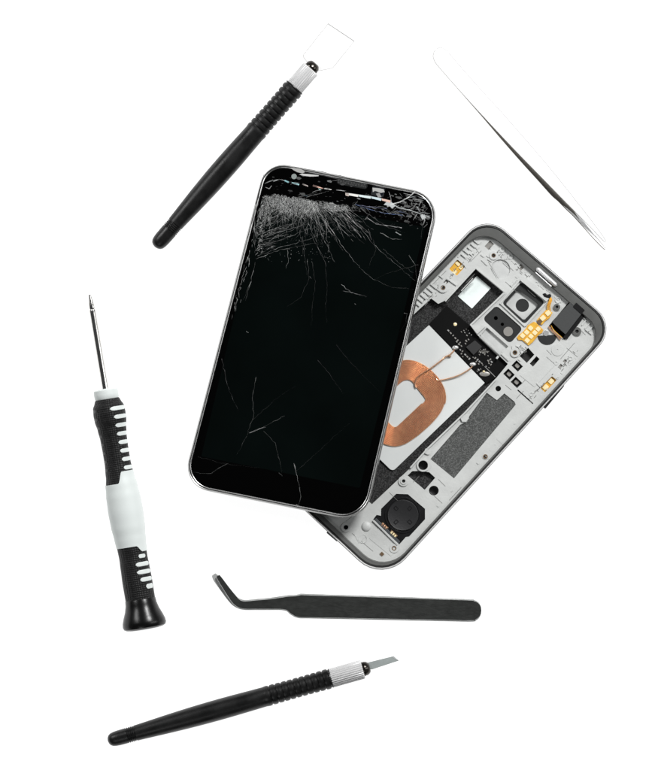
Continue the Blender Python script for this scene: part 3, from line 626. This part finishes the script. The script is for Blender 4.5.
t = bmb(); t.tube(spline([(472, 366.5, 6.8), (468, 370, 7), (458.5, 375.3, 7.2), (447.5, 378.7, 7), (438.5, 380.2, 6.9), (436, 379, 6.5)], 6), .62, 8); t.build('lead_wire', M['copper'], card)
t = bmb(); t.tube(spline([(454.3, 350, 6.8), (450, 354.5, 7.4), (445, 357, 7.6), (441, 360.5, 7.4), (431, 368, 7.6), (421, 374, 7.9), (416.5, 378.5, 7.8), (415, 384, 7.6), (416, 387.5, 7)], 6), .72, 8); t.build('lead_wire', M['copper'], card)
blob(449, 356.3, 2.2, 1, 1, 'wire_varnish', 'brass', card, 6.5)
# loudspeaker
sp = part(spkq, 3.2, 9.2, 'loudspeaker', 'spk', f=1, bev=.6)
bmb().plate(circ(402.7, 514.9, 18.2, 48), 9, 9.8, [circ(402.7, 514.9, 16.2, 48)]).build('speaker_surround', M['spk'], sp, bevel=.3)
dd = bmb(); dd.ring([[(x, y, z) for x, y in circ(402.7, 514.9, r_, 48)] for r_, z in ((15.6, 8.8), (15.5, 10.2), (14.9, 10.7), (14.3, 10.5))], cap1=True); dk = dd.build('speaker_disc', M['spkd'], sp)
for i in range(4):
    a_ = R(45+90*i); x, y = 402.7+9.6*math.cos(a_), 514.9+9.6*math.sin(a_)
    bmb().plate(rect(x, y, 4.2, 3.4, 45+90*i), 10.3, 10.75, [rect(x, y, 3.0, 2.2, 45+90*i)]).build('moulded_mark', M['spk'], dk)
for x, y in [(384.2, 526), (393.3, 534)]:
    cbk = bmb().plate(rect(x, y, 8.5, 4, 42), 9, 9.8).build('speaker_contact', M['brass'], sp, bevel=.2)
    for o_ in (-2.6, 0, 2.4): bmb().plate(rect(x+o_*.74, y+o_*.67, 1.6, 2.6, 42), 9.6, 10.6).build('spring', M['copper' if x < 390 else 'goldb'], cbk, bevel=.3)
bmb().plate([(374, 519.8), (376, 517.8), (400, 541), (398.6, 543.8)], 8.5, 10.4).build('speaker_clip', mat('clip_grey', (.06, .065, .07), .4), sp, bevel=.3)
bmb().plate([(372.2, 520.5), (373.6, 519.3), (398.2, 543.6), (396.9, 545)], 9.8, 11.8).build('speaker_wall', M['tray'], back, bevel=.2)
# side keys
bmb().plate(rquad([(562.5, 384), (564.8, 384.6), (545, 408.6), (541, 409)], 1.6, n=4), 6, 12).build('side_key', M['darkrim'], back, bevel=.8)
bmb().plate(rquad([(327, 530.5), (340, 541), (336.5, 541), (326.5, 532.5)], 1.0, n=4), 6, 12).build('side_key', M['chrome'], back, bevel=.6)

# ------------------------------------------------------------------ turned tools
def profile_rev(xs_r, zc, name, mt, parent, n=40, flute=None, capends=True, per=1):
    m_ = MB(flip=False); loops = []
    for x, r_ in xs_r:
        z0 = zc(x); loops.append([(x, (r_*(1+(flute[1]*(1 if (k*flute[0]*2//n) % 2 else -1) if flute else 0)))*math.cos(2*math.pi*k/n), z0+(r_*(1+(flute[1]*(1 if (k*flute[0]*2//n) % 2 else -1) if flute else 0)))*math.sin(2*math.pi*k/n)) for k in range(n)])
    ids = [[m_.P(*p) for p in l] for l in loops]
    for a_, b_ in zip(ids, ids[1:]): m_.bridge(a_, b_, True, flute is None)
    m_.F(ids[0]); m_.F(ids[-1])
    return m_.build(name, mt, parent)
def craft_handle(root, g0, r0, r1, nribs, fat=1.):
    """g0: start of the tail grooves, r0..r1: ribbed section"""
    zc = lambda x: 7.6*fat+(x/r1)*3.0
    P = [(0, .6), (.5, 3), (1.8, 5.2), (4, 6.7), (7, 7.4), (11, 7.8), (g0-1, 7.9)]
    x = g0
    for i in range(5): P += [(x, 8.0), (x+.3, 7.3), (x+.85, 7.3), (x+1.15, 8.1)]; x += 1.9
    for t in range(17):
        u = t/16; xx = x+.5+(r0-2-x)*u; P.append((xx, 8.1+2.1*math.sin(u*math.pi*.5)+1.1*math.sin(u*math.pi)**1.2))
    x = r0; step = (r1-x)/nribs
    for i in range(nribs):
        b_ = 10.4-.35*math.sin(i/nribs*math.pi)
        P += [(x, b_), (x+step*.35, b_+.3), (x+step*.70, b_), (x+step*.76, b_-.95), (x+step*.93, b_-.95)]; x += step
    P += [(x, 10.2), (x+.8, 9.9), (x+1.0, 8.4)]
    P = [(a_, b_*fat) for a_, b_ in P]
    profile_rev(P, zc, 'handle', M['rubber'], root, n=48)
    return zc, x+1.0
def collar(root, zc, x0, L, r=8.9):
    P = [(x0-.8, r-.7), (x0, r), (x0+L-1, r), (x0+L, r-.8)]
    profile_rev(P, zc, 'knurled_collar', M['alu'], root, n=112, flute=(28, .030))
    profile_rev([(x0+L-.4, 7.2), (x0+L+1.5, 7.4), (x0+L+1.9, 6.6), (x0+L+2.4, 7.3), (x0+L+4.6, 6.6), (x0+L+6.6, 5.0), (x0+L+7.2, 3.6), (x0+L+7.3, .5)], zc, 'chuck', M['nub'], root, n=32)
# scraper
ang = math.atan2(.7526, .6585)
sc = thing('scraper', 'black handled scraper tool with a wide white metal blade, in the upper left', 'scraper', 155.3, 247.2, 0, (0, 0, ang))
zc, xe = craft_handle(sc, 22, 152, 211, 10, 1.04)
collar(sc, zc, xe-1, 25, 9.1)
def loc(px, py, o, a_):      # plan -> local tool axes
    dx, dy = px-o[0], -(py-o[1]); return (dx*math.cos(a_)+dy*math.sin(a_), -dx*math.sin(a_)+dy*math.cos(a_))
bl_ = [loc(x, y, (155.3, 247.2), ang) for x, y in [(309.5, 66), (303.6, 58), (303.4, 55.5), (328, 24.4), (354.3, 41.9), (333.2, 68.2), (331.5, 69), (322.5, 70.8), (318.5, 71.5)]]
m = MB(flip=False); m.plate(bl_, 9.6, 10.6); bo = m.build('scraper_blade', M['steel'], sc, bevel=.3)
m = MB(flip=False); m.plate([(x, y) for x, y in grow(bl_, 1.012)], 9.7, 10.75, [[(x, y) for x, y in grow(bl_, .988)]]); m.build('blade_edge', M['edgegrey'], bo)
# craft knife
ang2 = math.atan2(.2713, .9625)
kn = thing('craft_knife', 'black handled craft knife with a small angled steel blade, at the bottom', 'knife', 108.2, 740.3, 0, (0, 0, ang2))
zc, xe = craft_handle(kn, 20, 164, 231, 11, .97)
collar(kn, zc, xe-1, 33.5, 9.3)
bl_ = [loc(x, y, (108.2, 740.3), ang2) for x, y in [(368, 661.8), (393.5, 655.5), (399, 660), (372, 668.8), (369, 668.8)]]
m = MB(flip=False); m.plate(bl_, 9.4, 10.6); kb = m.build('blade', M['blade'], kn, bevel=.2)
be = [loc(x, y, (108.2, 740.3), ang2) for x, y in [(393, 655.8), (399, 660), (398, 660.3), (391.8, 656.4)]]
m = MB(flip=False); m.plate(be, 9.9, 10.75); m.build('cutting_edge', M['bladeedge'], kb)

# ------------------------------------------------------------------ screwdriver
ang3 = math.atan2(-.9864, .1647)
sd = thing('precision_screwdriver', 'small screwdriver with a black and pale grey ridged handle and bare steel shaft', 'screwdriver', 90.3, 294.5, 0, (0, 0, ang3))
zs = lambda t: 14.3+(t-120)*.0235 if True else 0
PR = [(106, 12), (108.5, 13.2), (114, 15.6), (121, 16.2), (127, 15.9), (136, 14.4), (146, 13.4), (158, 13.1), (170, 13.1), (182, 14), (194, 15.6), (206, 16.7), (220, 17.1), (234, 16.6), (246, 15.4), (256, 14.6), (266, 14.2), (276, 14.6), (290, 15), (306, 14.9), (312, 14.7)]
def prad(t):
    for (a_, ra), (b_, rb) in zip(PR, PR[1:]):
        if t <= b_: u = max(0, (t-a_)/(b_-a_)); u = u*u*(3-2*u); return ra+(rb-ra)*u
    return PR[-1][1]
profile_rev([(0, .5), (.4, 1.3), (3, 1.6), (10, 2.7), (14, 3.0), (15.4, 2.5), (15.9, 3.2), (16.2, 3.28), (18, 3.3), (97.5, 3.3)], lambda t: zs(t), 'shaft', M['shaft'], sd, n=24)
profile_rev([(95.5, 4.5), (96.2, 11.2), (97, 12.1), (101, 12.4), (105, 12.1), (106.5, 11)], zs, 'collar', M['white'], sd, n=48)
pts_ = []; t_ = 106
while t_ < 309.5: 
    rr_ = prad(t_)
    pts_.append((t_, rr_)); t_ += 1.5
profile_rev(pts_, zs, 'grip', M['grip'], sd, n=64)
CP = [(308, 15.0), (308.6, 15.3), (313, 15.7), (319, 17.3), (325, 19.8), (330, 21.5), (333.5, 21.9), (336, 21.0), (337.4, 18.6), (338, 15), (338.2, 8), (338.2, .5)]
profile_rev(CP, zs, 'end_cap', M['cap'], sd, n=56)
def skin(name, t0, t1, th0, th1, off, mt, parent, nt=14, na=16, thick=.6, rnd=0):
    """a patch of the handle's surface between angles th0..th1 (0 = screen right side, 90 = up)"""
    m_ = MB(flip=False); g1 = []; g0 = []
    for i in range(na+1):
        th = th0+(th1-th0)*i/na; a_ = t0(th) if callable(t0) else t0; b_ = t1(th) if callable(t1) else t1
        if rnd:
            e = min(i, na-i)/na*2; k = math.sqrt(max(0, 1-(1-min(1, e*2.2))**2)); mid_ = (a_+b_)/2; a_ = mid_-(mid_-a_)*k; b_ = mid_+(b_-mid_)*k
        c1 = []; c0 = []
        for j in range(nt+1):
            t = a_+(b_-a_)*j/nt; ed = min(j, nt-j)/nt*2; r_ = prad(t)+off*(1 if not rnd else min(1, .35+ed*3))
            y, z = r_*math.cos(R(th)), zs(t)+r_*math.sin(R(th)); c1.append(m_.P(t, y, z))
            r2 = prad(t)-thick; c0.append(m_.P(t, r2*math.cos(R(th)), zs(t)+r2*math.sin(R(th))))
        g1.append(c1); g0.append(c0)
    for a_, b_ in zip(g1, g1[1:]): m_.bridge(a_, b_, False, True)
    for gk in (0, -1): m_.bridge(g1[gk], g0[gk], False)
    for jj in (0, -1): m_.bridge([c[jj] for c in g1], [c[jj] for c in g0], False)
    return m_.build(name, mt, parent)
def sstep(x, a_, b_): u = min(1, max(0, (x-a_)/(b_-a_))); return u*u*(3-2*u)
# in the tool's axes +y lies to the right of the photo's handle when its tip points away
def wav0(th): 
    d_ = abs((th+180) % 360-180); return 191-11.5*(1-sstep(d_, 78, 98))-3*math.sin(min(1, d_/80)*math.pi/2)*0+ (2.5 if d_ < 30 else 0)*0
def wav1(th):
    d_ = abs((th+180) % 360-180); return 255+6*(1-sstep(d_, 45, 70))
skin('palm_band', wav0, wav1, 0, 360, .55, M['white'], sd, nt=30, na=96)
for i in range(9):
    t = 116.4+i*8.55
    if t > 177: break
    skin('grip_inlay', t-2.0, t+2.0, 3, (84 if i == 0 else 76-i*1.5), .25, M['white'], sd, nt=8, na=16, rnd=1)
    skin('grip_notch', t-1.2, t+1.2, 135, 172, .22, M['cap'], sd, nt=8, na=12, rnd=1)
for t, w, a0, a1 in [(265.5, 1.9, 30, 66), (273.4, 2.1, 12, 84), (281.2, 2.1, 10, 84), (288.8, 2.1, 10, 76), (296.2, 2.4, 12, 56)]:
    skin('grip_inlay', t-w, t+w, a0, a1, .25, M['white'], sd, nt=8, na=16, rnd=1)

# ------------------------------------------------------------------ tweezers
def strip(secs, org, name, mt, parent, per=8, edge=.35):
    """secs: (x, y, half width, z of the centre line, thickness, side tilt)"""
    V = [Vector(s_[:3]) for s_ in secs]; A = spline(V, per); B = spline([Vector((s_[3], s_[4], s_[5])) for s_ in secs], per)
    m_ = MB(org); rings = []
    for i in range(len(A)):
        a_ = A[max(0, i-1)]; b_ = A[min(len(A)-1, i+1)]; dx, dy = b_.x-a_.x, b_.y-a_.y; L = math.hypot(dx, dy) or 1; nx, ny = -dy/L, dx/L
        w = max(.05, A[i].z); z, th, ti = B[i]; e = min(edge, w*.5)
        sec = [(-w, -th/2+e), (-w, th/2-e), (-w+e, th/2), (w-e, th/2), (w, th/2-e), (w, -th/2+e), (w-e, -th/2), (-w+e, -th/2)]
        rings.append([m_.P(A[i].x+nx*u, A[i].y+ny*u, z+v+ti*u) for u, v in sec])
    for a_, b_ in zip(rings, rings[1:]): m_.bridge(a_, b_, True, False)
    m_.F(rings[0]); m_.F(rings[-1])
    o = m_.build(name, mt, parent)
    return o
tw = thing('bent_tweezers', 'dark grey tweezers with a bent pointed tip, below the cracked phone', 'tweezers', 350, 607)
TO = (350, 607, 0)
def dark(dy, zf, grow_, tipdx=0, tipdy=0):
    P = []
    for x, y, w, u in [(481.2, 610.2, .3, 0), (480.6, 610.2, 4, 0), (478.5, 610.2, 7.2, 0), (475, 610.2, 9.4, .02), (470, 610.2, 10.3, .03), (440, 609.4, 10.5, .1), (400, 608.3, 10.8, .3), (350, 606.9, 11.1, .6), (310, 605.9, 11.3, .9), (300, 605.6, 11.35, .95), (295, 604.7, 10, .95), (288.5, 603.0, 7.4, .95), (281, 602.9, 6.0, .93), (270, 603.6, 5.2, .88), (255, 604.3, 4.5, .75), (244, 604.6, 4.0, .62), (237.5, 602.2, 3.9, .5), (232.5, 597, 3.7, .4), (225, 587, 3.1, .25), (219, 578.5, 2.6, .1), (216.4, 574.6, 1.9, .05)]:
        t = 1 if x < 245 else 0
        P.append((x+tipdx*t*(245-x)/29, y+dy+tipdy*t*(245-x)/29, w+grow_*(1 if w > 2 else .3), zf(u), 2.4, 0))
    return P
strip(dark(.1, lambda u: 1.4, 1.0, -2.8, -.4), TO, 'lower_arm', M['btwedge'], tw)
du_ = dark(0, lambda u: 4.0+u*6.5, -.2, 1.6, 1.0)
uad = strip(dark(0, lambda u: 4.0+u*6.5, -.2, 1.6, 1.0), TO, 'upper_arm', M['btw'], tw, edge=.5)

dsp = spline([Vector(q_[:4]) for q_ in du_], 8)
def side(q0, q1, sg):
    dx, dy = q1[0]-q0[0], q1[1]-q0[1]; L = math.hypot(dx, dy) or 1; return (q0[0]-dy/L*q0[2]*sg, q0[1]+dx/L*q0[2]*sg, q0[3]+.85)
for sg in (-1, 1):
    m = MB(TO); m.tube([side(a_, b_, sg) for a_, b_ in zip(dsp[6:], dsp[7:])], .22, 6); m.build('worn_edge', M['btwedge'], uad)
st = thing('straight_tweezers', 'bright silver straight tweezers with fine closed tips, in the upper right', 'tweezers', 515, 150)
TO2 = (515, 150, 0)
def T2(k): return (440+(606-440)*k, 61+(243-61)*k)
sec_u = []; sec_l = []
ax, ay = (600-437.5)/249, (236-58)/249
def along(s_, off=0):            # s_ px from the round end, off to the lower left
    L = math.hypot(603.5-433, 246-52); ux, uy = (603.5-433)/L, (246-52)/L
    return (433+ux*s_-uy*off*-1*-1*1, 52+uy*s_+ux*off) if 0 else (433+ux*s_-uy*off, 52+uy*s_+ux*off)
for s_, w, off, z in [(0, .3, -3.6, 2.6), (1, 3.6, -3.6, 2.6), (3.5, 6.2, -3.6, 2.8), (8, 7.9, -3.2, 3), (16, 8.3, -2.6, 3.6), (50, 8.2, -2.4, 6), (90, 8.1, -3, 9), (130, 7.4, -3.6, 11), (165, 6.2, -4.2, 11.5), (195, 4.8, -4.4, 10), (220, 3.4, -4.6, 7.5), (240, 2.2, -4.6, 5), (253, 1.3, -4.2, 3.6), (257, .5, -3.8, 3.4)]:
    sec_u.append((*along(s_, off), w, z, 2.0, 0))
for s_, w, off, z in [(0.6, .3, -2.9, 1.3), (1.8, 3.4, -2.9, 1.3), (4.5, 6, -2.9, 1.3), (9, 7.7, -2.6, 1.3), (16, 8.0, -2.2, 1.3), (50, 8.0, -2.1, 1.3), (80, 8.0, -2.0, 1.3), (110, 7.9, -1.4, 1.3), (140, 7.4, -.8, 1.3), (165, 6.4, -.2, 1.3), (185, 5.4, .6, 1.3), (200, 4.2, .7, 1.3), (215, 2.9, .2, 1.3), (230, 2.0, .8, 1.3), (245, 1.5, 1.2, 1.3), (259, 1.0, 1.0, 1.3), (262, .4, .8, 1.3)]:
    sec_l.append((*along(s_, off), w, z, 2.0, 0))
lowtip = [(*along(s_, o_), w_, 1.3, 2.0, 0) for s_, w_, o_ in [(206, 3.6, .35), (215, 2.9, .2), (230, 2.0, .8), (245, 1.5, 1.2), (259, 1.0, 1.0), (262, .4, .8)]]
lowtip = [(*along(s_, o_), w_, 1.1, 2.0, 0) for s_, w_, o_ in [(186, 4.9, .2), (196, 4.2, .25)]]+lowtip
dk_ = [(*along(s_, o_), w_, 1.5, 1.8, 0) for s_, w_, o_ in [(193, 4.6, .5), (200, 3.7, .35), (208, 2.3, .2), (216, 1.0, .5), (222, .2, .9)]]
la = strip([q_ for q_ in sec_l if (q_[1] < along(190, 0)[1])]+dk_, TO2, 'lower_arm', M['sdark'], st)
strip(lowtip, TO2, 'lower_tip', M['steel'], st, edge=.2)  # brighter steel than the arm: light gradient towards the tip done by colour
ua = strip(sec_u, TO2, 'upper_arm', M['steel'], st, edge=.2)
sp_ = spline([Vector(q_[:4]) for q_ in sec_u], 8)
def side(q0, q1, sg):
    dx, dy = q1[0]-q0[0], q1[1]-q0[1]; L = math.hypot(dx, dy) or 1; return (q0[0]-dy/L*q0[2]*sg, q0[1]+dx/L*q0[2]*sg, q0[3]+.85)
lt_ = spline([Vector(q_[:4]) for q_ in lowtip], 6)
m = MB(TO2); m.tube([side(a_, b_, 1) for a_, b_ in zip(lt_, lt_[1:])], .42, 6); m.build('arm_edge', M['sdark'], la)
m = MB(TO2); m.tube([side(a_, b_, -1) for a_, b_ in zip(lt_[30:], lt_[31:])], .28, 6); m.build('arm_edge', M['edgegrey'], la)
for sg in (-1, 1):
    m = MB(TO2); m.tube([side(a_, b_, sg) for a_, b_ in zip(sp_[2:], sp_[3:])], .26 if sg < 0 else .3, 6); m.build('arm_edge', M['edgegrey'], ua)

# ------------------------------------------------------------------ light, world, camera
w = bpy.data.worlds.new('World'); scn.world = w; w.use_nodes = True
w.node_tree.nodes['Background'].inputs[0].default_value = (.9, .95, 1, 1); w.node_tree.nodes['Background'].inputs[1].default_value = .045
def lamp(name, loc_, size, power, col=(1, 1, 1)):
    l = bpy.data.lights.new(name, 'AREA'); l.shape = 'RECTANGLE'; l.size, l.size_y = size; l.energy = power; l.color = col
    o = bpy.data.objects.new(name, l); C.objects.link(o); o.location = loc_
    o.rotation_euler = (Vector((0, 0, 0))-Vector(loc_)).to_track_quat('-Z', 'Y').to_euler(); return o
lamp('key_softbox', (.50, .80, .95), (.34, .26), 19.5)
lamp('left_softbox', (-.95, .62, .8), (.3, .5), 6.5)
lamp('right_strip', (.95, .15, .75), (.22, .8), 3)
lamp('fill_softbox', (-.3, -.9, 1.0), (.5, .3), 1.5)
D = 2.0
cam = bpy.data.cameras.new('camera'); co = bpy.data.objects.new('camera', cam); C.objects.link(co)
co.location = (0, 0, D); cam.sensor_fit = 'VERTICAL'; cam.sensor_height = 36; cam.lens = 36*D/(770*S); cam.clip_start = .05; cam.clip_end = 50
scn.camera = co
scn.view_settings.view_transform = 'Standard'; scn.view_settings.look = 'None'; scn.view_settings.exposure = 0
scn.render.resolution_x = 871; scn.render.resolution_y = 1024
